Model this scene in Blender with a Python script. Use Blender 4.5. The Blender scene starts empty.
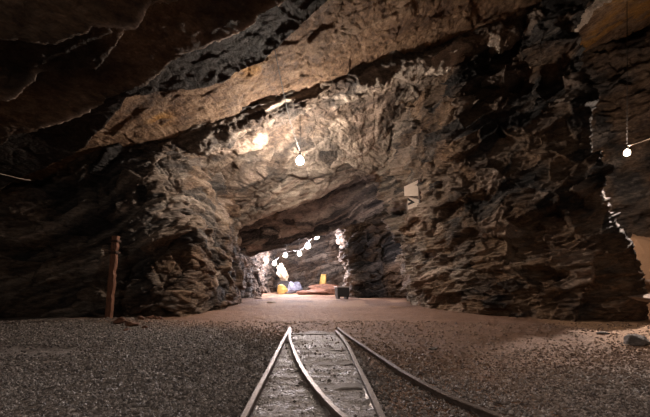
import bpy, math, random
import numpy as np
from mathutils import Vector
from mathutils.bvhtree import BVHTree

scene = bpy.context.scene
COL = scene.collection
rng = np.random.default_rng(7)
random.seed(7)

# ------------------------------------------------------------------ camera
F, CX, HY, CZ = 361.0, 325.0, 281.0, 0.9        # focal length and horizon of the 650x417 frame, eye height
cam = bpy.data.cameras.new('camera'); camo = bpy.data.objects.new('camera', cam); COL.objects.link(camo)
cam.sensor_width = 36.0; cam.lens = F / 650 * 36.0
cam.shift_y = (HY - 208.5) / 650.0
cam.clip_start = 0.05; cam.clip_end = 200
camo.location = (0, 0, CZ); camo.rotation_euler = (math.pi / 2, 0, 0)
scene.camera = camo
def at(px, py, Y):                                # measured pixel + distance -> point in the mine
    return np.array([(px - CX) / F * Y, Y, CZ + (HY - py) / F * Y])

# ------------------------------------------------------------------ noise
TN = 64
TAB = rng.random((TN, TN, TN)).astype(np.float32)
JIT = rng.random((TN, TN, TN, 3)).astype(np.float32)
TIL = (rng.random((TN, TN, TN, 3)).astype(np.float32) - .5) * 2
def vnoise(x, y, z):
    xi, yi, zi = np.floor(x), np.floor(y), np.floor(z)
    fx, fy, fz = x - xi, y - yi, z - zi
    fx = fx * fx * (3 - 2 * fx); fy = fy * fy * (3 - 2 * fy); fz = fz * fz * (3 - 2 * fz)
    a, b, c = xi.astype(np.int64) & 63, yi.astype(np.int64) & 63, zi.astype(np.int64) & 63
    a1, b1, c1 = (a + 1) & 63, (b + 1) & 63, (c + 1) & 63
    def L(p, q, t): return p + (q - p) * t
    return L(L(L(TAB[a, b, c], TAB[a1, b, c], fx), L(TAB[a, b1, c], TAB[a1, b1, c], fx), fy),
             L(L(TAB[a, b, c1], TAB[a1, b, c1], fx), L(TAB[a, b1, c1], TAB[a1, b1, c1], fx), fy), fz)
def fbm(x, y, z, o=4, g=.5):
    s = 0; a = 1; t = 0
    for k in range(o):
        s = s + a * vnoise(x + 17.3 * k, y + 9.1 * k, z + 5.7 * k); t += a; a *= g
        x, y, z = x * 2.03, y * 2.03, z * 2.03
    return s / t
def ridged(x, y, z, o=4):
    s = 0; a = 1; t = 0
    for k in range(o):
        s = s + a * (1 - np.abs(2 * vnoise(x + 7.3 * k, y + 3.1 * k, z + 15.7 * k) - 1)); t += a; a *= .5
        x, y, z = x * 2.1, y * 2.1, z * 2.1
    return s / t
def voro(x, y, z):
    """faceted blocks: height of the nearest cell (offset + tilted top), distance to the crack, cell value"""
    xi, yi, zi = np.floor(x).astype(np.int64), np.floor(y).astype(np.int64), np.floor(z).astype(np.int64)
    n = x.shape; d1 = np.full(n, 9., np.float32); d2 = d1.copy(); h = np.zeros(n, np.float32); v = h.copy()
    for i in (-1, 0, 1):
        for j in (-1, 0, 1):
            for k in (-1, 0, 1):
                a, b, c = (xi + i) & 63, (yi + j) & 63, (zi + k) & 63
                J = JIT[a, b, c]
                dx, dy, dz = xi + i + J[..., 0] - x, yi + j + J[..., 1] - y, zi + k + J[..., 2] - z
                d = dx * dx + dy * dy + dz * dz
                m = d < d1
                d2 = np.where(m, d1, np.minimum(d2, d))
                T = TIL[a, b, c]; r = TAB[a, b, c]
                h = np.where(m, r + .8 * (T[..., 0] * dx + T[..., 1] * dy + T[..., 2] * dz), h)
                v = np.where(m, r, v); d1 = np.where(m, d, d1)
    return h, np.sqrt(d2) - np.sqrt(d1), v
def sstep(a, b, x):
    t = np.clip((x - a) / (b - a), 0, 1); return t * t * (3 - 2 * t)

def bed(P, warp=.55):
    x, y, z = P[..., 0], P[..., 1], P[..., 2]
    w = fbm(x * .3, y * .3, z * .3 + 3, 3) - .5
    w2 = fbm(x * .35 + 9, y * .35, z * .35, 3) - .5
    U = .945 * x + .327 * z + warp * 1.5 * w2
    B = -.327 * x + .06 * y + .945 * z + warp * 2.2 * w
    return U, y + warp * w2, B

def rock(P, N, amp=1., block=1., layer=1., fine=1., bf=1., low=1.):
    """bf scales the frequency across the beds: 1 on faces that cut them, small on roofs that follow them"""
    U, V, B = bed(P)
    h1, e1, v1 = voro(U * .62, V * .62, B * 1.15 * bf)
    h2, e2, v2 = voro(U * 1.55 + 5, V * 1.55, B * 3.1 * bf)
    h3, e3, v3 = voro(U * 4.2 + 5, V * 4.2, B * 9.5 * bf)
    st = fbm(U * .30, V * .45, B * 6, 4, .62) - .5
    fn = fbm(U * 4, V * 4, B * 11 * max(bf, .4), 4, .6) - .5
    lo = fbm(P[..., 0] * .55, P[..., 1] * .55, P[..., 2] * .7, 3) - .5
    d = block * (.46 * (h1 - .5) + .26 * (h2 - .5) + .095 * (h3 - .5)) + layer * .26 * st + fine * .13 * fn + low * .7 * lo
    d = d - block * (.10 * (1 - sstep(0, .08, e1)) + .07 * (1 - sstep(0, .10, e2)) + .025 * (1 - sstep(0, .12, e3)))
    return P + N * (amp * d)[..., None], (U, V, B, v1, v2)

def strata_tone(U, V, B, v1, v2):
    t = .55 * fbm(U * .22, V * .22, B * 3.2, 4, .6) + .30 * fbm(U * .5 + 4, V * .5, B * 13, 3, .6) + .15 * v2
    return np.clip((t - .5) * 3.7 + .42 + .25 * (v1 - .5), 0, 1)

# ------------------------------------------------------------------ mesh building
def link(name, me, mat=None, parent=None):
    o = bpy.data.objects.new(name, me); COL.objects.link(o)
    if mat is not None: me.materials.append(mat)
    if parent is not None: o.parent = parent
    return o
def tag(o, label=None, cat=None, group=None, kind=None):
    for k, v in (('label', label), ('category', cat), ('group', group), ('kind', kind)):
        if v: o[k] = v
    return o
def mesh(name, verts, faces, smooth=True):
    """verts (n,3); faces (m,3) or (m,4) arrays or a list"""
    me = bpy.data.meshes.new(name)
    verts = np.asarray(verts, np.float32)
    if isinstance(faces, np.ndarray):
        k = faces.shape[1]
        me.vertices.add(len(verts)); me.vertices.foreach_set('co', verts.ravel())
        me.loops.add(faces.size); me.loops.foreach_set('vertex_index', faces.ravel().astype(np.int32))
        me.polygons.add(len(faces)); me.polygons.foreach_set('loop_start', np.arange(0, faces.size, k, dtype=np.int32))
        me.update(calc_edges=True)
    else:
        me.from_pydata([tuple(v) for v in verts], [], [tuple(f) for f in faces])
    me.polygons.foreach_set('use_smooth', np.full(len(me.polygons), smooth, bool))
    me.update()
    return me
def grid_faces(nr, nc):
    i = np.arange(nr * nc).reshape(nr, nc)
    return np.stack([i[:-1, :-1], i[:-1, 1:], i[1:, 1:], i[1:, :-1]], -1).reshape(-1, 4)
def attr(me, name, arr):
    a = me.attributes.new(name, 'FLOAT', 'POINT'); a.data.foreach_set('value', np.asarray(arr, np.float32).ravel())
def crspline(C, n):
    """Catmull-Rom along axis 0 with chord-length parameters -> n samples"""
    C = np.asarray(C, float); k = len(C)
    flat = C.reshape(k, -1)
    t = np.concatenate([[0], np.cumsum(np.linalg.norm(np.diff(flat, axis=0), axis=1) ** .5 + 1e-6)])
    L = np.concatenate([[0], np.cumsum(np.linalg.norm(np.diff(flat, axis=0), axis=1))])
    m = np.gradient(flat, t, axis=0)
    s = np.interp(np.linspace(0, L[-1], n), L, t)
    i = np.clip(np.searchsorted(t, s) - 1, 0, k - 2)
    h = (t[i + 1] - t[i])[:, None]; u = ((s - t[i]) / (t[i + 1] - t[i]))[:, None]
    o = (2 * u ** 3 - 3 * u ** 2 + 1) * flat[i] + (u ** 3 - 2 * u ** 2 + u) * h * m[i] + (-2 * u ** 3 + 3 * u ** 2) * flat[i + 1] + (u ** 3 - u ** 2) * h * m[i + 1]
    return o.reshape((n,) + C.shape[1:])
def normals(P, ref):
    du = np.gradient(P, axis=1); dv = np.gradient(P, axis=0)
    N = np.cross(du, dv); N /= np.linalg.norm(N, axis=-1, keepdims=True) + 1e-9
    if np.sum(N * (np.asarray(ref) - P)) < 0: N = -N
    return N
BVH = {}
def finish(name, P, A, mat, kind='structure'):
    f = grid_faces(*P.shape[:2]); V = P.reshape(-1, 3)
    me = mesh(name, V, f)
    for k, a in A.items(): attr(me, k, a)
    o = link(name, me, mat)
    if kind: o['kind'] = kind
    BVH[name] = BVHTree.FromPolygons([tuple(v) for v in V], f.tolist())
    return o

# ------------------------------------------------------------------ materials
class Nodes:
    def __init__(s, name):
        s.m = bpy.data.materials.new(name); s.m.use_nodes = True
        s.t = s.m.node_tree; s.b = s.t.nodes['Principled BSDF']
    def n(s, typ, **kw):
        nd = s.t.nodes.new(typ)
        for k, v in kw.items():
            if hasattr(nd, k): setattr(nd, k, v)
        return nd
    def l(s, a, b): s.t.links.new(a, b)
    def attr(s, name): return s.n('ShaderNodeAttribute', attribute_name=name).outputs['Fac']
    def noise(s, scale, detail=4, rough=.6, vec=None):
        nd = s.n('ShaderNodeTexNoise'); nd.inputs['Scale'].default_value = scale; nd.inputs['Detail'].default_value = detail
        nd.inputs['Roughness'].default_value = rough
        if vec is not None: s.l(vec, nd.inputs['Vector'])
        return nd.outputs['Fac']
    def ramp(s, fac, stops):
        r = s.n('ShaderNodeValToRGB'); e = r.color_ramp.elements
        while len(e) > 1: e.remove(e[-1])
        e[0].position = stops[0][0]; e[0].color = tuple(stops[0][1]) + (1,)
        for p, c in stops[1:]:
            q = e.new(p); q.color = tuple(c) + (1,)
        s.l(fac, r.inputs['Fac']); return r.outputs['Color']
    def mix(s, fac, a, b, mode='MIX'):
        m = s.n('ShaderNodeMix', data_type='RGBA', blend_type=mode)
        for v, i in ((fac, m.inputs[0]), (a, m.inputs[6]), (b, m.inputs[7])):
            if hasattr(v, 'is_output'): s.l(v, i)
            elif isinstance(v, (int, float)): i.default_value = v
            else: i.default_value = tuple(v) + (1,)
        return m.outputs[2]
    def math(s, op, a, b=0.):
        m = s.n('ShaderNodeMath', operation=op)
        for v, i in ((a, m.inputs[0]), (b, m.inputs[1])):
            if hasattr(v, 'is_output'): s.l(v, i)
            else: i.default_value = v
        return m.outputs[0]
    def coords(s, scale=(1, 1, 1), rot=(0, 0, 0)):
        tc = s.n('ShaderNodeTexCoord'); mp = s.n('ShaderNodeMapping')
        mp.inputs['Scale'].default_value = scale; mp.inputs['Rotation'].default_value = rot
        s.l(tc.outputs['Object'], mp.inputs['Vector']); return mp.outputs['Vector']
    def bump(s, h, strength=.5, dist=.03, prev=None):
        b = s.n('ShaderNodeBump'); b.inputs['Strength'].default_value = strength; b.inputs['Distance'].default_value = dist
        s.l(h, b.inputs['Height'])
        if prev is not None: s.l(prev, b.inputs['Normal'])
        return b.outputs['Normal']
    def done(s, col, rough=.6, nrm=None, metal=0., spec=.5):
        if hasattr(col, 'is_output'): s.l(col, s.b.inputs['Base Color'])
        else: s.b.inputs['Base Color'].default_value = tuple(col) + (1,)
        if hasattr(rough, 'is_output'): s.l(rough, s.b.inputs['Roughness'])
        else: s.b.inputs['Roughness'].default_value = rough
        s.b.inputs['Metallic'].default_value = metal; s.b.inputs['Specular IOR Level'].default_value = spec
        if nrm is not None: s.l(nrm, s.b.inputs['Normal'])
        return s.m

def rock_material():
    k = Nodes('layered_rock')
    vec = k.coords((1, 1, 3.2), (0, -.34, 0))
    n1 = k.noise(6, 6, .65, vec); n2 = k.noise(22, 5, .7, vec)
    vec2 = k.coords()
    n3 = k.noise(1.3, 4, .6, vec2)
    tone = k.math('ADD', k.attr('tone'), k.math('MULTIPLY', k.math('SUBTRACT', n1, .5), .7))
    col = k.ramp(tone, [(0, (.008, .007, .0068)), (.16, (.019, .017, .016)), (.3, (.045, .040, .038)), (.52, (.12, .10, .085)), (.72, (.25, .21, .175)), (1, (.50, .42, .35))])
    st = k.ramp(k.math('ADD', k.math('MULTIPLY', n3, .6), k.math('MULTIPLY', n1, .4)),
                [(.30, (.030, .016, .010)), (.42, (.10, .054, .030)), (.52, (.19, .115, .066)), (.62, (.28, .19, .125)), (.74, (.15, .072, .034))])
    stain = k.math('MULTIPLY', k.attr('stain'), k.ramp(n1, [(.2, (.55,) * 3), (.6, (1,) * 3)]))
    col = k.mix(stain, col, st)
    col = k.mix(k.attr('ochre'), col, k.ramp(n1, [(.3, (.30, .13, .02)), (.7, (.52, .27, .05))]))
    col = k.mix(k.attr('pale'), col, k.ramp(n1, [(.3, (.34, .25, .19)), (.7, (.58, .46, .38))]))
    col = k.mix(.55, col, k.ramp(n2, [(.3, (.30,) * 3), (.5, (.95,) * 3), (.7, (1.6,) * 3)]), 'MULTIPLY')
    def chips(sc):
        vd = k.n('ShaderNodeVectorMath', operation='MULTIPLY_ADD'); nz = k.n('ShaderNodeTexNoise'); nz.inputs['Scale'].default_value = sc * .8
        k.l(vec, nz.inputs['Vector']); k.l(nz.outputs['Color'], vd.inputs[0]); vd.inputs[1].default_value = (.9 / sc,) * 3; k.l(vec, vd.inputs[2])
        v = k.n('ShaderNodeTexVoronoi'); v.inputs['Scale'].default_value = sc; k.l(vd.outputs[0], v.inputs['Vector'])
        return k.math('ADD', k.math('MULTIPLY', v.outputs['Distance'], -.7), k.ramp(v.outputs['Color'], [(0, (0,) * 3), (1, (1,) * 3)]))
    h = k.math('ADD', k.math('ADD', k.math('MULTIPLY', n1, .8), k.math('MULTIPLY', n2, .45)), k.math('ADD', k.math('MULTIPLY', chips(3.5), .55), k.math('MULTIPLY', chips(9), .35)))
    nm = k.bump(h, .9, .085)
    rough = k.math('ADD', .58, k.math('MULTIPLY', n2, .35))
    return k.done(col, rough, nm, spec=.25)
ROCK = rock_material()

def boulder_material(name, c0, c1):
    k = Nodes(name); vec = k.coords((1, 1, 2))
    n1 = k.noise(5, 6, .65, vec); n2 = k.noise(25, 4, .7, vec)
    return k.done(k.ramp(n1, [(.3, c0), (.7, c1)]), .65, k.bump(k.math('ADD', n1, k.math('MULTIPLY', n2, .5)), .8, .05))
M_GREY = boulder_material('grey_rock', (.05, .045, .045), (.20, .17, .15))
M_PINK = boulder_material('pale_rock', (.25, .18, .14), (.50, .39, .32))
M_CREAM = boulder_material('cream_rock', (.36, .29, .20), (.66, .58, .44))
M_DARK = boulder_material('black_rock', (.012, .011, .013), (.06, .055, .06))
M_YELL = boulder_material('yellow_rock', (.30, .17, .04), (.60, .40, .12))
M_BLUE = boulder_material('bluish_rock', (.06, .065, .10), (.30, .32, .42))
M_RED = boulder_material('red_brown_rock', (.05, .02, .012), (.20, .085, .045))

def floor_material():
    k = Nodes('gravel_floor'); vec = k.coords()
    n1 = k.noise(55, 5, .75, vec); n2 = k.noise(7, 5, .6, vec); n3 = k.noise(1.1, 4, .6, vec)
    vo = k.n('ShaderNodeTexVoronoi'); vo.inputs['Scale'].default_value = 42; k.l(vec, vo.inputs['Vector'])
    cell = k.ramp(vo.outputs['Color'], [(.1, (.35,) * 3), (.5, (.9,) * 3), (.9, (1.7,) * 3)])
    grav = k.mix(1., k.ramp(n2, [(.3, (.10, .080, .068)), (.7, (.19, .158, .138))]), cell, 'MULTIPLY')
    dirt = k.mix(.6, k.ramp(k.math('ADD', k.math('MULTIPLY', n2, .5), k.math('MULTIPLY', n3, .5)), [(.3, (.12, .06, .034)), (.55, (.21, .115, .07)), (.75, (.30, .19, .125))]),
                 k.ramp(n1, [(.3, (.5,) * 3), (.7, (1.45,) * 3)]), 'MULTIPLY')
    mud = k.mix(.7, k.ramp(n2, [(.3, (.17, .145, .138)), (.7, (.50, .445, .425))]), k.ramp(n1, [(.3, (.45,) * 3), (.7, (1.5,) * 3)]), 'MULTIPLY')
    fac = k.math('ADD', k.attr('dirt'), k.math('MULTIPLY', k.math('SUBTRACT', n2, .5), .5))
    col = k.mix(k.ramp(fac, [(.3, (0,) * 3), (.7, (1,) * 3)]), grav, dirt)
    col = k.mix(k.attr('bed'), col, mud)
    col = k.mix(k.attr('sand_and_light'), col, k.mix(.5, (.44, .27, .16), k.ramp(n1, [(.3, (.6,) * 3), (.7, (1.4,) * 3)]), 'MULTIPLY'))
    rough = k.mix(k.attr('bed'), (.75,) * 3, k.ramp(n2, [(.35, (.38,) * 3), (.6, (.7,) * 3)]))
    h = k.math('ADD', k.math('MULTIPLY', vo.outputs['Distance'], -1.), n1)
    return k.done(col, rough, k.bump(h, .8, .02), spec=.4)
FLOOR = floor_material()

def gravel_material():
    k = Nodes('gravel_stones'); n = k.noise(60, 3, .6, k.coords())
    c = k.ramp(k.attr('tint'), [(0, (.05, .042, .040)), (.5, (.16, .135, .122)), (.85, (.26, .225, .205)), (1, (.48, .43, .39))])
    c = k.mix(k.attr('brown'), c, k.ramp(k.attr('tint'), [(0, (.09, .048, .03)), (.5, (.19, .115, .075)), (1, (.36, .25, .18))]))
    return k.done(k.mix(.4, c, k.ramp(n, [(.3, (.6,) * 3), (.7, (1.4,) * 3)]), 'MULTIPLY'), .6)
GRAVEL = gravel_material()

def simple(name, c0, c1, scale=20, rough=.6, metal=0., bump=.3, stretch=(1, 1, 1)):
    k = Nodes(name); n = k.noise(scale, 5, .65, k.coords(stretch))
    return k.done(k.ramp(n, [(.3, c0), (.7, c1)]), rough, k.bump(n, bump, .01), metal)
M_RAIL = simple('worn_rail_steel', (.10, .075, .065), (.24, .19, .165), 30, .46, .4)
M_SLEEPER = simple('muddy_timber', (.10, .082, .074), (.30, .255, .235), 14, .7, 0, .6, (1, 6, 6))
M_POST = simple('rusty_timber', (.07, .028, .015), (.22, .095, .052), 9, .75, 0, .7, (4, 4, .8))
M_IRON = simple('dark_iron', (.02, .015, .012), (.09, .045, .03), 20, .6, .5)
M_BLACK = simple('black_paint', (.008, .008, .009), (.022, .02, .02), 20, .5)
M_CABLE = simple('black_cable', (.012, .011, .011), (.03, .026, .024), 30, .5, 0, 0)
M_CABLEP = simple('dusty_cable', (.22, .17, .13), (.35, .28, .22), 30, .6, 0, 0)
M_BOARD = simple('dusty_pale_board', (.50, .41, .34), (.62, .52, .44), 12, .6, 0, .1)
M_ARROW = simple('black_sign_paint', (.01, .009, .008), (.02, .018, .016), 12, .6, 0, .1)
M_TIN = simple('grey_tin', (.25, .22, .20), (.42, .38, .35), 15, .4, .6)
def glow(name, col, s):
    k = Nodes(name); k.b.inputs['Base Color'].default_value = (.8, .8, .8, 1)
    k.b.inputs['Emission Color'].default_value = tuple(col) + (1,); k.b.inputs['Emission Strength'].default_value = s
    return k.m

# ------------------------------------------------------------------ SETTING: the roof
DIP = .35
def plane(x): return 5.87 + DIP * x                # underside of the brown bed, rising to the right
def on_roof(px, py, drop=0.):                      # plan position where a seen roof point lies on that bed
    Y = (4.975 - drop) * F / ((HY - py) - DIP * (px - CX)); return ((px - CX) / F * Y, Y)
LIPS = [([(-60, 215), (0, 190), (40, 172), (65, 160), (88, 145), (105, 125), (130, 100), (160, 95), (190, 90), (222, 82), (240, 72), (262, 62), (285, 40), (310, 22), (335, 0), (380, -60)], .42),
        ([(-60, 165), (0, 140), (50, 122), (75, 112), (100, 98), (145, 76), (160, 66), (185, 50), (220, 35), (250, 20), (280, 0), (330, -40)], .30),
        ([(-60, 112), (-20, 100), (15, 90), (40, 68), (95, 56), (125, 30), (145, -5), (160, -30)], .28),
        ([(-60, 26), (0, 25), (30, 29), (60, 32), (90, 20), (130, 13), (170, 5), (210, -20)], .32)]
def lipY(k, x):
    pts = np.array([on_roof(*p, (.42, .42, .50, .60)[k]) for p in LIPS[k][0]]); pts = pts[np.argsort(pts[:, 0])]
    return np.interp(x, pts[:, 0], pts[:, 1])

def build_roof():
    nx, ny = 1000, 620
    xs = np.linspace(-11.5, 15, nx); ys = np.concatenate([np.linspace(-5, 2.5, 60)[:-1], np.linspace(2.5, 15, ny - 59)])
    X, Y = np.meshgrid(xs, ys)
    Z = plane(X)
    jag = .35 * (fbm(X * 1.3, Y * 1.3, X * 0, 4) - .5) + .10 * (fbm(X * 7, Y * 7, X * 0 + 4, 3) - .5)
    step = np.zeros_like(X); pale = np.zeros_like(X); front = np.zeros_like(X)
    for k, (_, h) in enumerate(LIPS):
        d = lipY(k, X) + jag - Y                    # > 0 on the near side: the lower bed still hangs there
        s = sstep(-.02, .03, d); step += h * s * (.25 + .75 * np.exp(-np.clip(d, 0, 9) / 1.3))
        lw = .035 + .05 * fbm(X * 2, Y * 2, X * 0 + k, 2)
        if k: pale = np.maximum(pale, np.exp(-((d - .03) / lw) ** 2) * sstep(.42, .6, fbm(X * .9, Y * .9, X * 0 + 8 + k, 3)) * .8)
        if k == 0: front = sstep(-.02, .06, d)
        if k == 1: old = sstep(-.02, .06, d)
    Z = Z - step
    # beyond the portal face the bed goes on above the drift roof; at the right it goes on over the side gallery
    Z = Z + np.clip(Y - 9.3, 0, 9) * .8 * (1 - sstep(5.2, 6.6, X))
    P = np.stack([X, Y, Z], -1)
    N = normals(P, (0, 4, 0))
    amp = np.where(front > .5, .26, .50)
    P2, q = rock(P, N, amp, block=.30, layer=.25, fine=.8, bf=.22, low=.3)
    t = strata_tone(*q)
    gal = sstep(5.5, 6.5, X)
    tone = front * (-.38 + .40 * t) + (1 - front) * (.22 + .5 * t) * (1 - .6 * gal)  # dark slate on the near slab, its shade also put into this tone
    ns = fbm(X * .8, Y * .8, X * 0 + 2, 4)
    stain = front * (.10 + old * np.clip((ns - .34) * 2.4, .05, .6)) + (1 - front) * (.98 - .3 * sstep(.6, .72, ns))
    ochre = (1 - front) * np.clip(.8 * np.exp(-(((X + 1.55) / .35) ** 2 + ((Y - 7.25) / .5) ** 2)) + .7 * np.exp(-(((X + 3.7) / .22) ** 2 + ((Y - 8.1) / .3) ** 2)) + gal * .55 * sstep(.45, .6, ns), 0, .9) * sstep(.3, .5, fbm(X * 4, Y * 4, X * 0, 3))
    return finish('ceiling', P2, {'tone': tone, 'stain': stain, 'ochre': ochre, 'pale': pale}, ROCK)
build_roof()

# the drift roof: from the portal brow down to the lintel, then on into the tunnel
def build_drift_roof():
    rows = [(7.9, 6.9, .35), (8.7, 6.15, .35), (9.3, 5.60, .35), (10.2, 5.66, .36), (11.5, 5.36, .38), (13, 4.92, .40), (14.0, 4.48, .41), (14.5, 4.42, .41), (15.0, 4.62, .4),
            (16.5, 4.35, .37), (18, 3.8, .33), (19.3, 3.46, .32), (19.8, 4.3, .3), (22, 4.9, .2), (26, 4.8, .15), (33, 4.4, .1)]
    ny, nx = 900, 520
    R = crspline(np.array(rows), ny)
    xs = np.linspace(-6.5, 7.5, nx)
    X = np.repeat(xs[None], ny, 0); Y = np.repeat(R[:, :1], nx, 1)
    Z = R[:, 1:2] + R[:, 2:3] * X
    P = np.stack([X, Y, Z], -1); N = normals(P, (0, 14, 0))
    P2, q = rock(P, N, .60, block=.42, layer=1.5, fine=1.2, bf=.8, low=.35)
    # torn rock teeth along the brow
    t = strata_tone(*q); U, V, B, _, _ = q
    r = ridged(U * 1.6, V * 2.2, B * 4, 4)
    P2 = P2 + N * ((r - .62) * .42 * np.exp(-((Y - 9.6) / 1.0) ** 2))[..., None]
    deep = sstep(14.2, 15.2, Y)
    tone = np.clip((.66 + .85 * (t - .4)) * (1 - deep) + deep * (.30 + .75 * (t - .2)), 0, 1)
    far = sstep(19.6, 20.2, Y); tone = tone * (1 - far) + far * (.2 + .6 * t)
    ns = fbm(X * .7 + 5, Y * .7, Z * .7, 4)
    stain = np.clip((ns - .52) * 3, 0, .35) * (1 - .6 * deep)
    z0 = np.zeros_like(t)
    tag1 = np.exp(-(((X - 1.75) / .13) ** 2 + ((Y - 13.2) / .2) ** 2)) * .0
    pale = np.clip((fbm(U * .4, V * .4, B * 9, 4, .6) - .53) * 5, 0, .75) * (1 - .55 * deep) * sstep(9.0, 9.8, Y)
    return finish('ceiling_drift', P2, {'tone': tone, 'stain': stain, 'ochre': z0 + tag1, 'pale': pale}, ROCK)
build_drift_roof()

# ------------------------------------------------------------------ SETTING: the rock walls
def wall(name, cols, zs, lean, n, ref, amp=.8, paint=None, block=1., layer=1., **kw):
    """cols: plan points; lean(i) -> (dx list, dy list) over the heights zs"""
    C = np.zeros((len(zs), len(cols), 3))
    for i, (x, y) in enumerate(cols):
        dx, dy = lean(i)
        for j, z in enumerate(zs): C[j, i] = (x + dx[j], y + dy[j], z)
    G = crspline(np.swapaxes(crspline(C, n[0]), 0, 1), n[1]); G = np.swapaxes(G, 0, 1)
    N = normals(G, ref)
    P, q = rock(G, N, amp(G) if callable(amp) else amp, block, layer)
    t = strata_tone(*q)
    A = {'tone': t, 'stain': np.zeros_like(t), 'ochre': np.zeros_like(t), 'pale': np.zeros_like(t)}
    if paint: paint(A, P, q, t)
    return finish(name, P, A, ROCK)

def zero(n): return [0.] * n
ZL = [-.4, .3, 1.1, 2.0, 3.0, 4.2, 5.6, 7.0]
left_cols = [(-11.5, -4.5), (-11.3, 2), (-10.6, 5.5), (-9.0, 8.1), (-7.2, 8.9), (-5.6, 9.05), (-4.3, 9.05), (-3.6, 9.6), (-3.4, 10.6), (-3.3, 12), (-3.35, 13.4), (-3.5, 14.5), (-4.1, 16.5), (-3.95, 20), (-4.4, 26), (-4.2, 33)]
def left_lean(i):
    if i < 6: return zero(8), [0, 0, .05, .1, .05, -.15, -.4, -.7]
    if i < 9: return [0, 0, 0, -.05, -.1, -.15, -.2, -.3], [0, -.05, .05, .2, .2, .0, -.2, -.4]
    return [.05, 0, 0, 0, .0, -.05, -.2, -.4], zero(8)
def left_paint(A, P, q, t):
    X, Y, Z = P[..., 0], P[..., 1], P[..., 2]; U, V, B, v1, v2 = q
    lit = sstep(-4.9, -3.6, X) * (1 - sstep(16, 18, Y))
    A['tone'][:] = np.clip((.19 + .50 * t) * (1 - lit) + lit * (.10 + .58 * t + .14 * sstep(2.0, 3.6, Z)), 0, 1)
    ns = fbm(X * .8, Y * .8, Z * .8 + 6, 4)
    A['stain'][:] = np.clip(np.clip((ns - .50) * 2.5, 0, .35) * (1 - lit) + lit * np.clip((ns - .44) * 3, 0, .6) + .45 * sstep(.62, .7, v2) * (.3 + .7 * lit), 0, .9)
    vein = np.exp(-((np.abs(fbm(U * .5, V * .5, B * 1.6, 3) - .5)) / .012) ** 2) * sstep(.5, .62, fbm(X, Y, Z, 3))
    lens = np.exp(-(((X + 5.05) / .28) ** 2 + ((Z - 2.75 - .45 * (X + 5.05)) / .07) ** 2)) + .8 * np.exp(-(((X + 7.0) / .5) ** 2 + ((Z - 2.1 - .4 * (X + 7.0)) / .06) ** 2))
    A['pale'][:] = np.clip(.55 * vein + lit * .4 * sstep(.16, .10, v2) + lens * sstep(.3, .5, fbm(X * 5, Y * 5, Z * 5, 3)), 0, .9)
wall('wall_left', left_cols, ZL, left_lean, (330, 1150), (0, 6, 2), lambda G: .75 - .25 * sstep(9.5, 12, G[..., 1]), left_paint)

ZP = [-.4, .5, 1.6, 3.0, 4.8, 6.4, 8.6]
pil_cols = [(5.6, 21.5), (5.0, 18.5), (4.1, 16.5), (3.6, 15.2), (3.35, 13.6), (3.4, 12.1), (3.7, 10.9), (4.1, 10.0), (4.8, 9.3), (5.5, 8.6), (6.2, 8.1), (6.9, 8.05), (7.35, 8.55), (7.3, 9.5), (6.9, 11.2), (6.4, 14.8)]
def pil_lean(i):
    if i <= 3: return [0, -.08, -.3, -.62, -1.05, -1.5, -2], zero(7)
    if i <= 5: return [0, 0, -.1, -.3, -.6, -.9, -1.2], [0, 0, 0, .1, 0, -.4, -1]
    if i <= 7: return [0, 0, 0, -.1, -.3, -.5, -.8], [0, -.05, 0, .1, .1, -.2, -.6]
    if i <= 9: return [0, 0, 0, 0, 0, 0, 0], [0, -.1, .1, .35, .5, .5, .5]
    if i <= 10: return [0, 0, 0, -.3, -.5, -.7, -.8], [0, -.15, .15, .6, .9, 1.0, 1.0]
    return [.05, .05, -.08, -.5, -.6, -.95, -1.1], [0, -.1, .1, .4, .6, .7, .7]
def pil_paint(A, P, q, t):
    X, Y, Z = P[..., 0], P[..., 1], P[..., 2]; U, V, B, v1, v2 = q
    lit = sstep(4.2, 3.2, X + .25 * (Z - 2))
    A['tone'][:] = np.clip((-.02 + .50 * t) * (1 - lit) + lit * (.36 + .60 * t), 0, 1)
    low = sstep(3.4, .8, Z)
    ns = fbm(X * .9 + 3, Y * .9, Z * 1.4, 4)
    A['stain'][:] = np.clip(np.clip((ns - .50) * 3, 0, .5) + low * np.clip((ns - .40) * 3, 0, .65) + .45 * sstep(.65, .73, v2), 0, .9)
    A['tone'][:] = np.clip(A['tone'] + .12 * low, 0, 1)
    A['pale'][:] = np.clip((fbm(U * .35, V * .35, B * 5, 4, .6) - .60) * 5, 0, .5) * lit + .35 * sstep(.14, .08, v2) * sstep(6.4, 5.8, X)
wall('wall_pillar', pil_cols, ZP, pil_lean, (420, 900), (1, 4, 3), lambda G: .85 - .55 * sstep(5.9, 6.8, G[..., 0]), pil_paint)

def tun_paint(A, P, q, t):
    X, Y, Z = P[..., 0], P[..., 1], P[..., 2]
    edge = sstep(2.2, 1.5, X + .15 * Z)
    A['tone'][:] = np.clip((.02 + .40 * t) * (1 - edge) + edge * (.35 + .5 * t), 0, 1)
    ns = fbm(X * .8 + 3, Y * .8, Z * .8, 4)
    A['stain'][:] = np.clip((ns - .46) * 3, 0, .6)
ZT = [-.4, .6, 1.6, 2.8, 4.2, 6]
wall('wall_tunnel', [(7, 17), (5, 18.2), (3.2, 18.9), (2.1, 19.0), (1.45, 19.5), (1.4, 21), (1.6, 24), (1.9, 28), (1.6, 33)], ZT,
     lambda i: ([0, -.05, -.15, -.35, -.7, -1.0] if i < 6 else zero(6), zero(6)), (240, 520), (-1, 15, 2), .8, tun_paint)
def end_paint(A, P, q, t):
    A['tone'][:] = np.clip(.22 + .6 * t, 0, 1); A['stain'][:] = np.clip((fbm(*np.moveaxis(P, -1, 0), 4) - .42) * 3, 0, .6)
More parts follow.
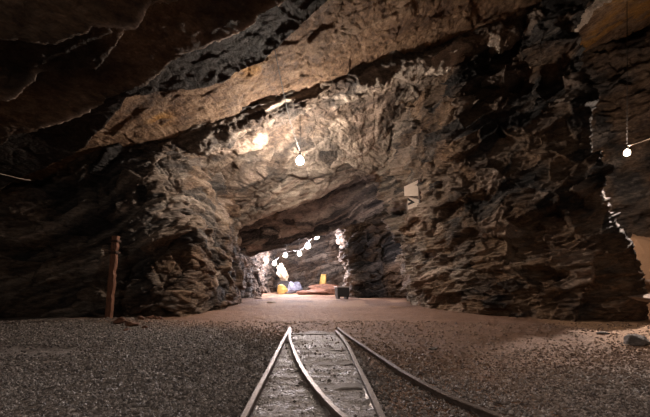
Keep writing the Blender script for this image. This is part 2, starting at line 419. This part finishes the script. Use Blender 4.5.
wall('wall_back', [(-7, 30), (-4.5, 31.5), (-2.5, 32), (-.5, 31), (1.2, 30.5), (3.5, 30)], ZT, lambda i: (zero(6), [0, .1, .3, .3, -.1, -.6]), (200, 300), (-1, 20, 2), 1.2, end_paint)
def right_paint(A, P, q, t):
    A['tone'][:] = np.clip(.02 + .45 * t, 0, 1); A['stain'][:] = np.clip((fbm(*np.moveaxis(P, -1, 0), 4) - .40) * 3, 0, .55)
wall('wall_right', [(6.5, 14.6), (8, 14.2), (9.5, 13.6), (11, 13.2), (12.4, 12.2), (13.6, 10), (14, 6), (14, 0), (14, -4.5)], [-.4, 1, 2.5, 4.5, 7, 9, 11.5],
     lambda i: ([0, 0, 0, 0, -.2, -.5, -1], [0, 0, 0, 0, -.1, -.3, -.5]), (260, 420), (8, 8, 3), .8, right_paint)

# ------------------------------------------------------------------ SETTING: the ground
def ground(px, py, z=0.):                          # where a seen ground point lies
    Y = (CZ - z) * F / (py - HY); return np.array([(px - CX) / F * Y, Y])
TL0, TL1 = ground(244, 417), ground(290, 327.5)
TR0, TR1 = ground(382, 417), ground(338, 329.0)
def bed_mask(X, Y):
    tl = np.interp(Y, [TL0[1], TL1[1]], [TL0[0], TL1[0]]); tr = np.interp(Y, [TR0[1], TR1[1]], [TR0[0], TR1[0]])
    return sstep(-.06, .03, X - tl) * sstep(-.06, .03, tr - X) * (1 - sstep(6.3, 6.5, Y + .12 * np.sin(X * 9)))
def floor_z(X, Y):
    z = .16 * (fbm(X * .35, Y * .35, X * 0 + 1, 3) - .5) * sstep(1.2, 4, np.abs(X)) + .06 * (fbm(X * 1.1, Y * 1.1, X * 0 + 2, 3) - .5)
    # rubble bank in the side gallery, skirts of debris along the walls
    z = z + 2.3 * sstep(10.2, 12.8, Y + .35 * (X - 9)) * sstep(8.0, 9.2, X) 
    z = z + .10 * np.exp(-(((X + 4.3) / .9) ** 2 + ((Y - 7.6) / .5) ** 2))
    return z
def build_floor():
    ys = np.geomspace(1.0 + 5, 36 + 5, 760) - 5
    s = np.linspace(-1, 1, 900); xs = 1.2 + 13.5 * np.sinh(2.6 * s) / np.sinh(2.6)
    ys = np.concatenate([np.linspace(-5, ys[0], 14)[:-1], ys])
    X, Y = np.meshgrid(xs, ys)
    bedm = bed_mask(X, Y)
    Z = floor_z(X, Y) * (1 - .8 * bedm)
    nf = fbm(X * 9, Y * 9, X * 0 + 3, 4) - .5
    Z = Z + .035 * nf * (1 - bedm) + bedm * (.035 * (fbm(X * 2.5, Y * 11, X * 0, 4) - .5) + .02 * (fbm(X * 14, Y * 22, X * 0 + 5, 3) - .5))
    rocky = sstep(8.2, 9.2, X) * sstep(9.6, 10.6, Y)
    h, e, v = voro(X * 1.8, Y * 1.8, X * 0 + .5)
    Z = Z + rocky * .35 * (h - .5)
    ns = fbm(X * .6, Y * .6, X * 0 + 11, 4)
    line = np.interp(X, [-9, -5, -2.2, -.9, .9, 1.5, 2.4, 4.0, 5.5, 9], [9.2, 8.5, 7.0, 5.6, 4.4, 3.3, 3.8, 4.2, 4.1, 4.0])
    dirt = np.clip(sstep(-1.0, 1.2, Y - line + 1.6 * (ns - .5)), 0, 1)
    dirt = np.maximum(dirt, .9 * np.exp(-(((X + 4.1) / .8) ** 2 + ((Y - 7.6) / .45) ** 2)))
    between = sstep(.3, .55, X) * sstep(2.2, 1.4, X) * sstep(6.2, 4.6, Y)
    dirt = np.maximum(dirt, .75 * between)
    pool = np.exp(-(((X + 3.75) / .75) ** 4 + ((Y - 4.72 + .12 * np.sin(X * 3)) / .30) ** 4)); Z = Z - .03 * pool
    sand_and_light = np.maximum(rocky * .9, .9 * sstep(3.8, 4.6, X - .30 * (Y - 5) + 1.2 * (ns - .5)) * sstep(4.5, 5.1, Y + .8 * (ns - .5)))  # bank sand, and the gallery lamp's lit patch painted into the floor colour
    sand_and_light = np.maximum(sand_and_light, .6 * sstep(.52, .62, fbm(X * .9, Y * .5, X * 0 + 21, 3)) * sstep(11.5, 13.5, Y))
    return finish('floor', np.stack([X, Y, Z], -1), {'dirt': dirt, 'bed': np.maximum(bedm, .55 * pool), 'sand_and_light': sand_and_light}, FLOOR)
build_floor()

# gravel: loose grains nobody could count
def build_gravel():
    n = 120000
    Y = 1.75 + 7.0 * rng.random(n) ** 1.5; X = (rng.random(n) * 2 - 1) * (1.0 * Y + .4)
    bm = bed_mask(X, Y)
    line = np.interp(X, [-9, -5, -2.2, -.9, .9, 1.5, 2.4, 4.0, 5.5, 9], [9.2, 8.5, 7.2, 6.2, 4.6, 3.6, 4.1, 4.6, 4.5, 4.4])
    pool = np.exp(-(((X + 3.75) / .75) ** 4 + ((Y - 4.72 + .12 * np.sin(X * 3)) / .30) ** 4)); keep = (rng.random(n) > np.maximum(bm, pool) * .93) & (rng.random(n) > .85 * sstep(-.6, .9, Y - line)) & (rng.random(n) < .45 + .9 * vnoise(X * 1.5, Y * 1.5, X * 0))
    keep &= (Y < 8.1) & ((X < 3.5) | (Y < 7.6)) & (np.abs(X) < 7.4)
    X, Y, line = X[keep], Y[keep], line[keep]; n = len(X)
    g = (.0065 + .011 * rng.random(n) ** 2.2) * (1 + .10 * (Y - 2)); big = rng.random(n) < .008; g = np.where(big, g * 1.8, g)
    base = np.array([[1, 0, 0], [-1, 0, 0], [0, 1, 0], [0, -1, 0], [0, 0, 1], [0, 0, -1]], float)
    fc = np.array([[0, 2, 4], [2, 1, 4], [1, 3, 4], [3, 0, 4], [2, 0, 5], [1, 2, 5], [3, 1, 5], [0, 3, 5]])
    V = base[None] * (.7 + .6 * rng.random((n, 6, 1))) + .25 * (rng.random((n, 6, 3)) - .5)
    a = rng.random(n) * 6.283; ca, sa = np.cos(a)[:, None], np.sin(a)[:, None]
    V = np.stack([V[..., 0] * ca - V[..., 1] * sa, V[..., 0] * sa + V[..., 1] * ca, V[..., 2] * .75], -1) * g[:, None, None]
    Z = floor_z(X, Y) + .035 * (fbm(X * 9, Y * 9, X * 0 + 3, 4) - .5) + g * .25
    V = V + np.stack([X, Y, Z], -1)[:, None]
    Fc = (fc[None] + 6 * np.arange(n)[:, None, None]).reshape(-1, 3)
    me = mesh('gravel', V.reshape(-1, 3), Fc, smooth=False)
    attr(me, 'brown', np.repeat(np.clip(sstep(-1.6, .4, Y - line) + .25 * (X > .5), 0, 1), 6)); attr(me, 'tint', np.repeat(np.clip(rng.random(n) ** 1.2 * .95 + (rng.random(n) < .02) * .3, 0, 1), 6))
    tag(link('gravel', me, GRAVEL), 'loose grey gravel spread over the mine floor on both sides of the rails', 'gravel', kind='stuff')
build_gravel()

def hit(px, py):                                   # first rock face along a sight line from the tripod
    d = Vector(((px - CX) / F, 1, (HY - py) / F)).normalized(); best = None
    for t in BVH.values():
        h = t.ray_cast(Vector((0, 0, CZ)), d)
        if h[0] is not None and (best is None or h[3] < best[3]): best = h
    return best
def up(p):
    best = None
    for k in ('ceiling', 'ceiling_drift'):
        h = BVH[k].ray_cast(Vector(p), Vector((0, 0, 1)))
        if h[0] is not None and (best is None or h[3] < best[3]): best = h
    return best[0] if best else Vector(p) + Vector((0, 0, .5))
def fz(x, y):
    h = BVH['floor'].ray_cast(Vector((x, y, 6)), Vector((0, 0, -1))); return h[0].z if h[0] is not None else 0.

# ------------------------------------------------------------------ generic solids
def box_vf(c, s, rot=None, taper=1.):
    c = np.array(c, float); s = np.array(s, float) / 2
    v = np.array([[x * (taper if z > 0 else 1), y * (taper if z > 0 else 1), z] for z in (-1, 1) for x, y in ((-1, -1), (1, -1), (1, 1), (-1, 1))]) * s
    if rot is not None: v = v @ np.array(rot).T
    return v + c, [(0, 3, 2, 1), (4, 5, 6, 7), (0, 1, 5, 4), (1, 2, 6, 5), (2, 3, 7, 6), (3, 0, 4, 7)]
def join(parts):
    V, Fa, k = [], [], 0
    for v, f in parts:
        V.append(np.asarray(v)); Fa += [tuple(i + k for i in q) for q in f]; k += len(v)
    return np.concatenate(V), Fa
def bevel(o, w=.01, seg=2):
    m = o.modifiers.new('bevel', 'BEVEL'); m.width = w; m.segments = seg; m.limit_method = 'ANGLE'; return o
def sweep(path, prof, closed=True, upv=(0, 0, 1)):
    path = np.asarray(path, float); n = len(path); T = np.gradient(path, axis=0); T /= np.linalg.norm(T, axis=1, keepdims=True)
    S = np.cross(T, np.array(upv, float)); S /= np.linalg.norm(S, axis=1, keepdims=True) + 1e-9; Up = np.cross(S, T)
    prof = np.asarray(prof, float); m = len(prof)
    V = (path[:, None] + S[:, None] * prof[None, :, :1] + Up[:, None] * prof[None, :, 1:]).reshape(-1, 3)
    Fa = [(i * m + j, i * m + (j + 1) % m, (i + 1) * m + (j + 1) % m, (i + 1) * m + j) for i in range(n - 1) for j in range(m)]
    Fa += [tuple(range(m))[::-1], tuple((n - 1) * m + j for j in range(m))]
    return V, Fa
def circ(r, n=8): return [(r * math.cos(2 * math.pi * i / n), r * math.sin(2 * math.pi * i / n)) for i in range(n)]
def sphere_vf(c, r, nu=20, nv=12, sz=(1, 1, 1)):
    v = [(0, 0, -1)] + [(math.cos(2 * math.pi * j / nu) * math.sin(math.pi * i / nv), math.sin(2 * math.pi * j / nu) * math.sin(math.pi * i / nv), -math.cos(math.pi * i / nv)) for i in range(1, nv) for j in range(nu)] + [(0, 0, 1)]
    f = [(0, 1 + (j + 1) % nu, 1 + j) for j in range(nu)]
    for i in range(nv - 2):
        for j in range(nu):
            a = 1 + i * nu; f.append((a + j, a + (j + 1) % nu, a + nu + (j + 1) % nu, a + nu + j))
    k = len(v) - 1; a = 1 + (nv - 2) * nu
    f += [(a + j, a + (j + 1) % nu, k) for j in range(nu)]
    return np.array(v) * r * np.array(sz) + np.array(c), f
def lathe(prof, n=16):
    V = np.array([(r * math.cos(2 * math.pi * j / n), r * math.sin(2 * math.pi * j / n), z) for r, z in prof for j in range(n)])
    Fa = [(i * n + j, i * n + (j + 1) % n, (i + 1) * n + (j + 1) % n, (i + 1) * n + j) for i in range(len(prof) - 1) for j in range(n)]
    Fa += [tuple(range(n))[::-1], tuple((len(prof) - 1) * n + j for j in range(n))]
    return V, Fa
def boulder(name, loc, size, mat, label, cat='rock', group=None, seed=0, rotz=0., sink=.22, res=26, tilt=0., rough=.34):
    """a broken stone: a sphere cut flat by random planes and roughened"""
    r = np.random.default_rng(seed + 100)
    v, f = sphere_vf((0, 0, 0), 1., res * 2, res)
    for k in range(11):
        n = r.normal(size=3); n /= np.linalg.norm(n); d = .52 + .33 * r.random()
        ex = np.clip(v @ n - d, 0, None); v = v - ex[:, None] * n
    v *= (1 + rough * (fbm(v[:, 0] * 2.5 + seed, v[:, 1] * 2.5, v[:, 2] * 2.5, 4) - .5))[:, None]
    q, _ = np.linalg.qr(r.normal(size=(3, 3))); v = v @ q
    v = v / np.abs(v).max(axis=0) * np.array(size) / 2
    c, s = math.cos(tilt), math.sin(tilt); v = v @ np.array([[c, 0, -s], [0, 1, 0], [s, 0, c]])
    c, s = math.cos(rotz), math.sin(rotz); v = v @ np.array([[c, s, 0], [-s, c, 0], [0, 0, 1]])
    z0 = v[:, 2].min()
    o = link(name, mesh(name, v, f), mat)
    o.location = (loc[0], loc[1], (loc[2] if len(loc) > 2 else fz(loc[0], loc[1])) - z0 - sink * size[2])
    return tag(o, label, cat, group)

# ------------------------------------------------------------------ rails
RP = [(-.030, -.035), (.030, -.035), (.030, -.028), (.007, -.020), (.007, .018), (.019, .022), (.019, .032), (.015, .036), (-.015, .036), (-.019, .032), (-.019, .022), (-.007, .018), (-.007, -.020), (-.030, -.028)]
def rail(pts, label, name='rail'):
    g = [ground(px, py, .05) for px, py in pts]
    path = crspline(np.array([(x, y, 0) for x, y in g]), 90)
    path[:, 2] = .018 + .004 * np.sin(path[:, 1] * 3)
    v, f = sweep(path, np.array(RP) * 1.15)
    return tag(link(name, mesh(name, v, f, smooth=False), M_RAIL), label, 'rail')
rail([(226, 452), (244, 417), (262, 382), (290, 327.5)], 'straight steel rail bounding the track on its outer left side')
rail([(372, 438), (341, 415), (325, 399), (312, 383), (300, 364), (292, 346), (289.5, 335), (291, 329)], 'curved steel rail crossing the muddy bed between the two straight rails')
rail([(392, 437), (382, 417), (371, 393), (358, 366), (346, 343), (341, 336), (336, 331)], 'straight steel rail to the right of the muddy bed, bent where it meets the switch')
rail([(560, 442), (500, 417), (450, 397), (412, 377), (385, 360), (360, 344), (346, 334), (338, 328)], 'long curved steel rail sweeping out across the gravel, farthest from the post')

SL = [(334.0, 294, 336, 'worn sleeper across the far end of the track, just short of the switch tips'), (350.0, 297, 346, 'half-buried sleeper second from the far end of the track'),
      (363.5, 303, 352, 'half-buried sleeper third from the far end of the track'), (387.0, 318, 362, 'half-buried sleeper nearest the camera in the muddy bed')]
for i, (py, x0, x1, lb) in enumerate(SL):
    a, b = ground(x0, py), ground(x1, py)
    n = 40; t = np.linspace(0, 1, n); path = np.stack([a[0] + (b[0] - a[0]) * t, np.full(n, a[1]) + .015 * np.sin(t * 5 + i), np.zeros(n)], -1)
    hw = .075; pr = [(-hw, -.06), (hw, -.06), (hw, .0), (hw * .8, .006), (-hw * .8, .006), (-hw, .0)]
    v, f = sweep(path, pr)
    v[:, 2] += .035 * (fbm(v[:, 0] * 6, v[:, 1] * 12, v[:, 2] * 3 + i, 3) - .5); v[:, 1] += .04 * (fbm(v[:, 0] * 5, v[:, 1] * 0, v[:, 2] * 0 + i, 3) - .5)
    tag(link('sleeper', mesh('sleeper', v, f, smooth=False), M_SLEEPER), lb, 'sleeper', 'half-buried sleepers between the rails')

# ------------------------------------------------------------------ post by the left wall
def build_post():
    Y = 8.25; b = at(108.5, 320, Y); t = at(116, 236, Y)
    e = bpy.data.objects.new('post', None); COL.objects.link(e); e.location = (b[0], Y, fz(b[0], Y) - .03)
    tag(e, 'notched reddish timber post leaning in front of the dark slate wall', 'post')
    H = t[2] - e.location.z; n = 42; zs = np.linspace(-.1, H, n)
    rows = []
    for i, z in enumerate(zs):
        w = .066 + .004 * math.sin(i * 1.1) + .003 * random.uniform(-1, 1); d = .06
        notch = 1 - (.28 if i in (13, 14, 24, 25, 33, 34) else 0) ; cx = (t[0] - b[0]) * max(z, 0) / H
        rows.append([(cx - w, -d, z), (cx + w * notch * 1, -d, z), (cx + w * notch, d, z), (cx - w, d, z)])
    V = np.array(rows).reshape(-1, 3)
    Fa = [(i * 4 + j, i * 4 + (j + 1) % 4, i * 4 + 4 + (j + 1) % 4, i * 4 + 4 + j) for i in range(n - 1) for j in range(4)] + [(3, 2, 1, 0), tuple((n - 1) * 4 + j for j in range(4))]
    bevel(link('shaft', mesh('shaft', V, Fa, False), M_POST, e), .012)
    cx = (t[0] - b[0])
    for z in (H - .12, H - .38):
        v, f = box_vf((cx * z / H, 0, z), (.185, .165, .05)); bevel(link('iron_strap', mesh('iron_strap', v, f, False), M_IRON, e), .008)
    for z in (H - .2, H - .3):
        v, f = sphere_vf((cx * z / H + .01, -.07, z), .022, 10, 6, (1, .7, 1)); link('bolt', mesh('bolt', v, f), M_IRON, e)
build_post()

# ------------------------------------------------------------------ lamps
def lamp(px, py, Y, r, watts, tint, label, group, drop=None):
    p = at(px, py, Y); top = up(p)
    e = bpy.data.objects.new('hanging_bulb', None); COL.objects.link(e); e.location = tuple(p)
    tag(e, label, 'lamp', group)
    L = watts / (math.pi * 4 * math.pi * r * r)
    prof = [(0.002, -r)] + [(r * math.sin(a), -r * math.cos(a)) for a in np.linspace(.25, 2.5, 14)] + [(.34 * r, 1.15 * r), (.3 * r, 1.3 * r)]
    v, f = lathe(prof, 24); link('glass_bulb', mesh('glass_bulb', v, f), glow('lit_bulb', tint, L), e)
    v, f = lathe([(.36 * r, 1.2 * r), (.46 * r, 1.25 * r), (.46 * r, 1.9 * r), (.2 * r, 2.2 * r), (.1 * r, 2.25 * r)], 14); link('socket', mesh('socket', v, f), M_BLACK, e)
    h = max(top[2] - p[2] + .15, 2.4 * r)
    v, f = sweep([(0, 0, 2.1 * r), (.005, 0, 1.2 * r + h * .5), (0, 0, h)], circ(.010, 6), upv=(0, 1, 0)); link('cord', mesh('cord', v, f), M_CABLE, e)
    return p
WARM = (1., .84, .70); COOL = (1., .87, .90)
pm = lamp(300, 161, 10.0, .10, 840, WARM, 'bright bulb hanging under the broken brow of the tunnel portal', None)
pr = lamp(627, 153, 10.3, .075, 300, (1., .78, .62), 'bright bulb hanging alone in the side gallery beside the rock pillar', None)
TL = [(316.5, 237, 20.6, 'tunnel bulb highest and nearest in the receding row'), (308, 246, 21.8, 'second tunnel bulb in the row, the biggest glare'),
      (285.5, 255.5, 23.0, 'fourth tunnel bulb in the row, left of the gap'), (299.5, 254, 24.6, 'third tunnel bulb in the row, beside the slate roof line'), (274.5, 263.5, 26.5, 'smallest tunnel bulb, last in the row above the cream rock')]
pts = []
for px, py, Y, lb in TL:
    pts.append(lamp(px, py, Y, {316.5: .13, 308: .155}.get(px, .115), 720, COOL, lb, 'row of bulbs in the tunnel'))

# ------------------------------------------------------------------ cables
def cable(P, r, mat, label, sag=0., n=40):
    P = crspline(np.array(P, float), n); t = np.linspace(0, 1, n); P[:, 2] -= sag * 4 * t * (1 - t)
    v, f = sweep(P, circ(r, 6), upv=(0.1, .2, 1)); return tag(link('power_cable', mesh('power_cable', v, f), mat), label, 'cable')
h = hit(273, 42)[0]
cable([(h.x, h.y, h.z + .02), at(283, 90, (h.y + 9.0) / 2), at(292, 128, 9.2), (pm[0], pm[1], pm[2] + .26)], .009, M_CABLE, 'thin dark cable dropping from the brown roof band to the portal bulb')
h0, h1 = at(-25, 168, 6.6), hit(36, 181)[0]
cable([h0, at(8, 174.5, 7.2), (h1.x, h1.y - .03, h1.z)], .010, M_CABLEP, 'pale dusty cable strung along the dark slate wall under the roof slab', .03)
p = [pr + np.array([0, 0, .2]), at(650, 138, 10.6), at(700, 120, 9.5)]
cable(p, .012, M_CABLEP, 'pale cable running from the lone gallery bulb toward the camera', .02)
o = [pts[0], pts[1], pts[3], pts[2], pts[4]]
cable([np.array(up(o[0] + (.4, -.5, 0))) - (0, 0, .02)] + [q + np.array([0, 0, .24]) for q in o] + [o[-1] + (-.45, .3, .35)], .013, M_CABLE, 'dark cable linking the row of bulbs along the tunnel roof')

# ------------------------------------------------------------------ sign on the pillar
def build_sign():
    h = hit(411, 192); q = h[0]
    e = bpy.data.objects.new('direction_sign', None); COL.objects.link(e)
    Y = q.y - .34; c = at(411.5, 194, Y); e.location = tuple(c)
    tag(e, 'pale two-piece board sign with a black arrow fixed to the pillar face', 'sign')
    k = Y / F
    def plate(name, pts, mat, y=0., th=.03):
        pts = [((px - 411.5) * k, (194 - py) * k) for px, py in pts]; n = len(pts)
        V = [(x, y, z) for x, z in pts] + [(x, y + th, z) for x, z in pts]
        Fa = [tuple(range(n)), tuple(range(2 * n - 1, n - 1, -1))] + [(i, i + n, (i + 1) % n + n, (i + 1) % n) for i in range(n)]
        return link(name, mesh(name, V, Fa, False), mat, e)
    plate('upper_panel', [(404.3, 186.5), (417.8, 180.2), (418.4, 195.8), (404.6, 195.8)], M_BOARD)
    plate('lower_panel', [(407.8, 197.2), (418.6, 199.6), (418.8, 206.4), (408.0, 209.4)], M_BOARD)
    plate('arrow_mark', [(407.6, 197.6), (415.2, 202.4), (407.9, 205.6), (408.0, 203.2), (410.8, 201.8), (407.7, 200.4)], M_ARROW, -.006, .008)
    v, f = box_vf((.30, .14, -.02), (.07, .30, 1.0)); bevel(link('backing_post', mesh('backing_post', v, f, False), M_IRON, e), .008)
build_sign()

# ------------------------------------------------------------------ black box at the tunnel side
def build_box():
    Y = 19.0 - .7; b = at(342, 298.5, Y); e = bpy.data.objects.new('storage_box', None); COL.objects.link(e)
    e.location = (b[0], Y, fz(b[0], Y)); e.rotation_euler.z = .25
    tag(e, 'small black box on two feet standing against the lit tunnel wall', 'box')
    v, f = box_vf((0, 0, .34), (.60, .50, .46), taper=1.06); bevel(link('body', mesh('body', v, f, False), M_BLACK, e), .02)
    v, f = box_vf((-.02, 0, .60), (.66, .54, .06)); bevel(link('lid', mesh('lid', v, f, False), M_TIN, e), .012)
    for x in (-.22, .22):
        v, f = box_vf((x, 0, .06), (.09, .48, .16)); link('foot', mesh('foot', v, f, False), M_BLACK, e)
build_box()

# ------------------------------------------------------------------ loose rocks
def gl(px, py, Y=None):
    if Y is None: g = ground(px, py); return (g[0], g[1])
    return ((px - CX) / F * Y, Y)
boulder('stone', gl(637, 346), (.34, .30, .20), M_GREY, 'dark stone lying alone on the lit sandy floor beside the pillar', seed=1)
R = [((285.5, 287), 27.0, (1.35, 1.0, 1.2), M_DARK, 'black boulder carrying the cream rock at the tunnel end', 2, .1),
     ((282.0, 291), 25.0, (.85, .8, .75), M_YELL, 'yellow-stained boulder in front of the black boulder', 3, 0),
     ((291, 290), 25.6, (.75, .7, 1.0), M_BLUE, 'bluish grey boulder beside the yellow-stained boulder', 4, .3),
     ((297, 291), 27.5, (.8, .7, .9), M_BLUE, 'bluish boulder lying behind the end of the long low ledge', 5, -.2),
     ((322, 286), 28.5, (.7, .7, 1.7), M_YELL, 'yellow upright rock standing behind the stepped brown ledges', 6, .12)]
for (pp, Y, sz, m, lb, sd, tl) in R: boulder('boulder', gl(pp[0], 0, Y), sz, m, lb, 'boulder', seed=sd, rotz=0, sink=.06, tilt=tl)
bx, by = gl(283.5, 0, 27.0)
boulder('boulder', (bx, by, fz(bx, by) + .80), (.95, .9, 1.55), M_CREAM, 'tall cream rock resting on the black boulder under the last tunnel bulb', 'boulder', seed=17, sink=0, tilt=-.45, rough=.9)
boulder('rock_ledge', gl(318, 0, 23.6), (2.9, .9, .5), M_RED, 'long low red-brown ledge lying across the end of the tunnel', 'rock', seed=8, sink=.2, rotz=.06)
boulder('rock_ledge', gl(325, 0, 25.4), (2.6, 1.0, .95), M_RED, 'higher red-brown ledge rising behind the low one', 'rock', seed=9, sink=.2, rotz=.15)
soil = [(120, 326, .26, .16), (131, 327, .30, .14), (140, 324, .22, .12), (150, 322, .24, .13), (158, 321.5, .20, .10), (127, 331, .16, .08), (145, 328, .14, .08)]
SLB = ['flat red-brown rubble piece nearest the foot of the timber post', 'largest red-brown rubble piece in the little heap beside the post', 'middle red-brown rubble piece of the heap beside the post', 'red-brown rubble piece leaning toward the wall past the heap',
       'last red-brown rubble piece of the heap, farthest from the post', 'small rubble chip in front of the heap beside the post', 'small rubble chip below the middle of the heap by the post']
for i, (px, py, w, hh) in enumerate(soil): boulder('rubble_stone', gl(px, py), (w, w * .8, hh), M_RED, SLB[i], 'rock', 'red rubble beside the post', seed=20 + i, rotz=i, sink=.25)
slabs = [((646, 300), (.9, .7, .22), 'flat pale slab low on the lit rubble bank of the gallery'), ((648, 284), (.8, .6, .25), 'flat pale slab higher on the lit rubble bank of the gallery')]
for i, (pp, sz, lb) in enumerate(slabs):
    hh = hit(*pp)
    if hh: boulder('rock_slab', tuple(hh[0]), sz, M_PINK, lb, 'rock', seed=40 + i, sink=.3)
st = [((258, 299), (.5, .4, .22), M_PINK, 'pale stone lying at the foot of the left jamb of the portal'), ((272, 303), (.42, .35, .12), M_PINK, 'flat pale stone on the dirt just inside the portal'),
      ((433, 351), (.12, .1, .05), M_GREY, 'small grey stone on the brown dirt outside the long curved rail'), ((604, 336), (.2, .15, .06), M_GREY, 'flat stone at the shadow edge on the sandy floor')]
for i, (pp, sz, m, lb) in enumerate(st): boulder('stone', gl(*pp), sz, m, lb, 'rock', seed=60 + i, sink=.25)

# ------------------------------------------------------------------ lamps of the chamber behind the tripod, added gallery and drift lights, faint ambient
def aimed_spot(loc, w, col, to, ang=150, r=.2):           # shaded: unseen chamber lamps throwing light down, and one added gallery spot
    l = bpy.data.lights.new('unseen_spot', 'SPOT'); l.energy = w; l.color = col; l.shadow_soft_size = r
    l.spot_size = math.radians(ang); l.spot_blend = .6
    o = bpy.data.objects.new('unseen_spot', l); COL.objects.link(o); o.location = loc
    o.rotation_euler = (Vector(to) - Vector(loc)).to_track_quat('-Z', 'Y').to_euler()
aimed_spot((-2.6, .2, 3.3), 150, (1., .86, .76), (-2.6, 3.2, 0))
aimed_spot((3.6, .2, 4.2), 215, (1., .84, .72), (3.4, 3.4, 0))
aimed_spot(tuple(np.array(pr) + (-.14, -.16, -.12)), 2100, (1., .80, .68), (5.1, 5.9, 0), 38, .06)  # added spot beside the gallery bulb to brighten the floor patch
l = bpy.data.lights.new('side_drift_fill', 'POINT'); l.energy = 120; l.color = COOL; l.shadow_soft_size = .15  # added unseen light to brighten the tunnel roof and side wall
o = bpy.data.objects.new('side_drift_fill', l); COL.objects.link(o); o.location = (3.5, 17.2, 2.4)
w = bpy.data.worlds.new('mine_air'); scene.world = w; w.use_nodes = True
w.node_tree.nodes['Background'].inputs[0].default_value = (.05, .040, .034, 1); w.node_tree.nodes['Background'].inputs[1].default_value = .45

vs = scene.view_settings
vs.view_transform = 'Standard'; vs.look = 'None'; vs.exposure = 0.; vs.gamma = 1.; vs.use_curve_mapping = False
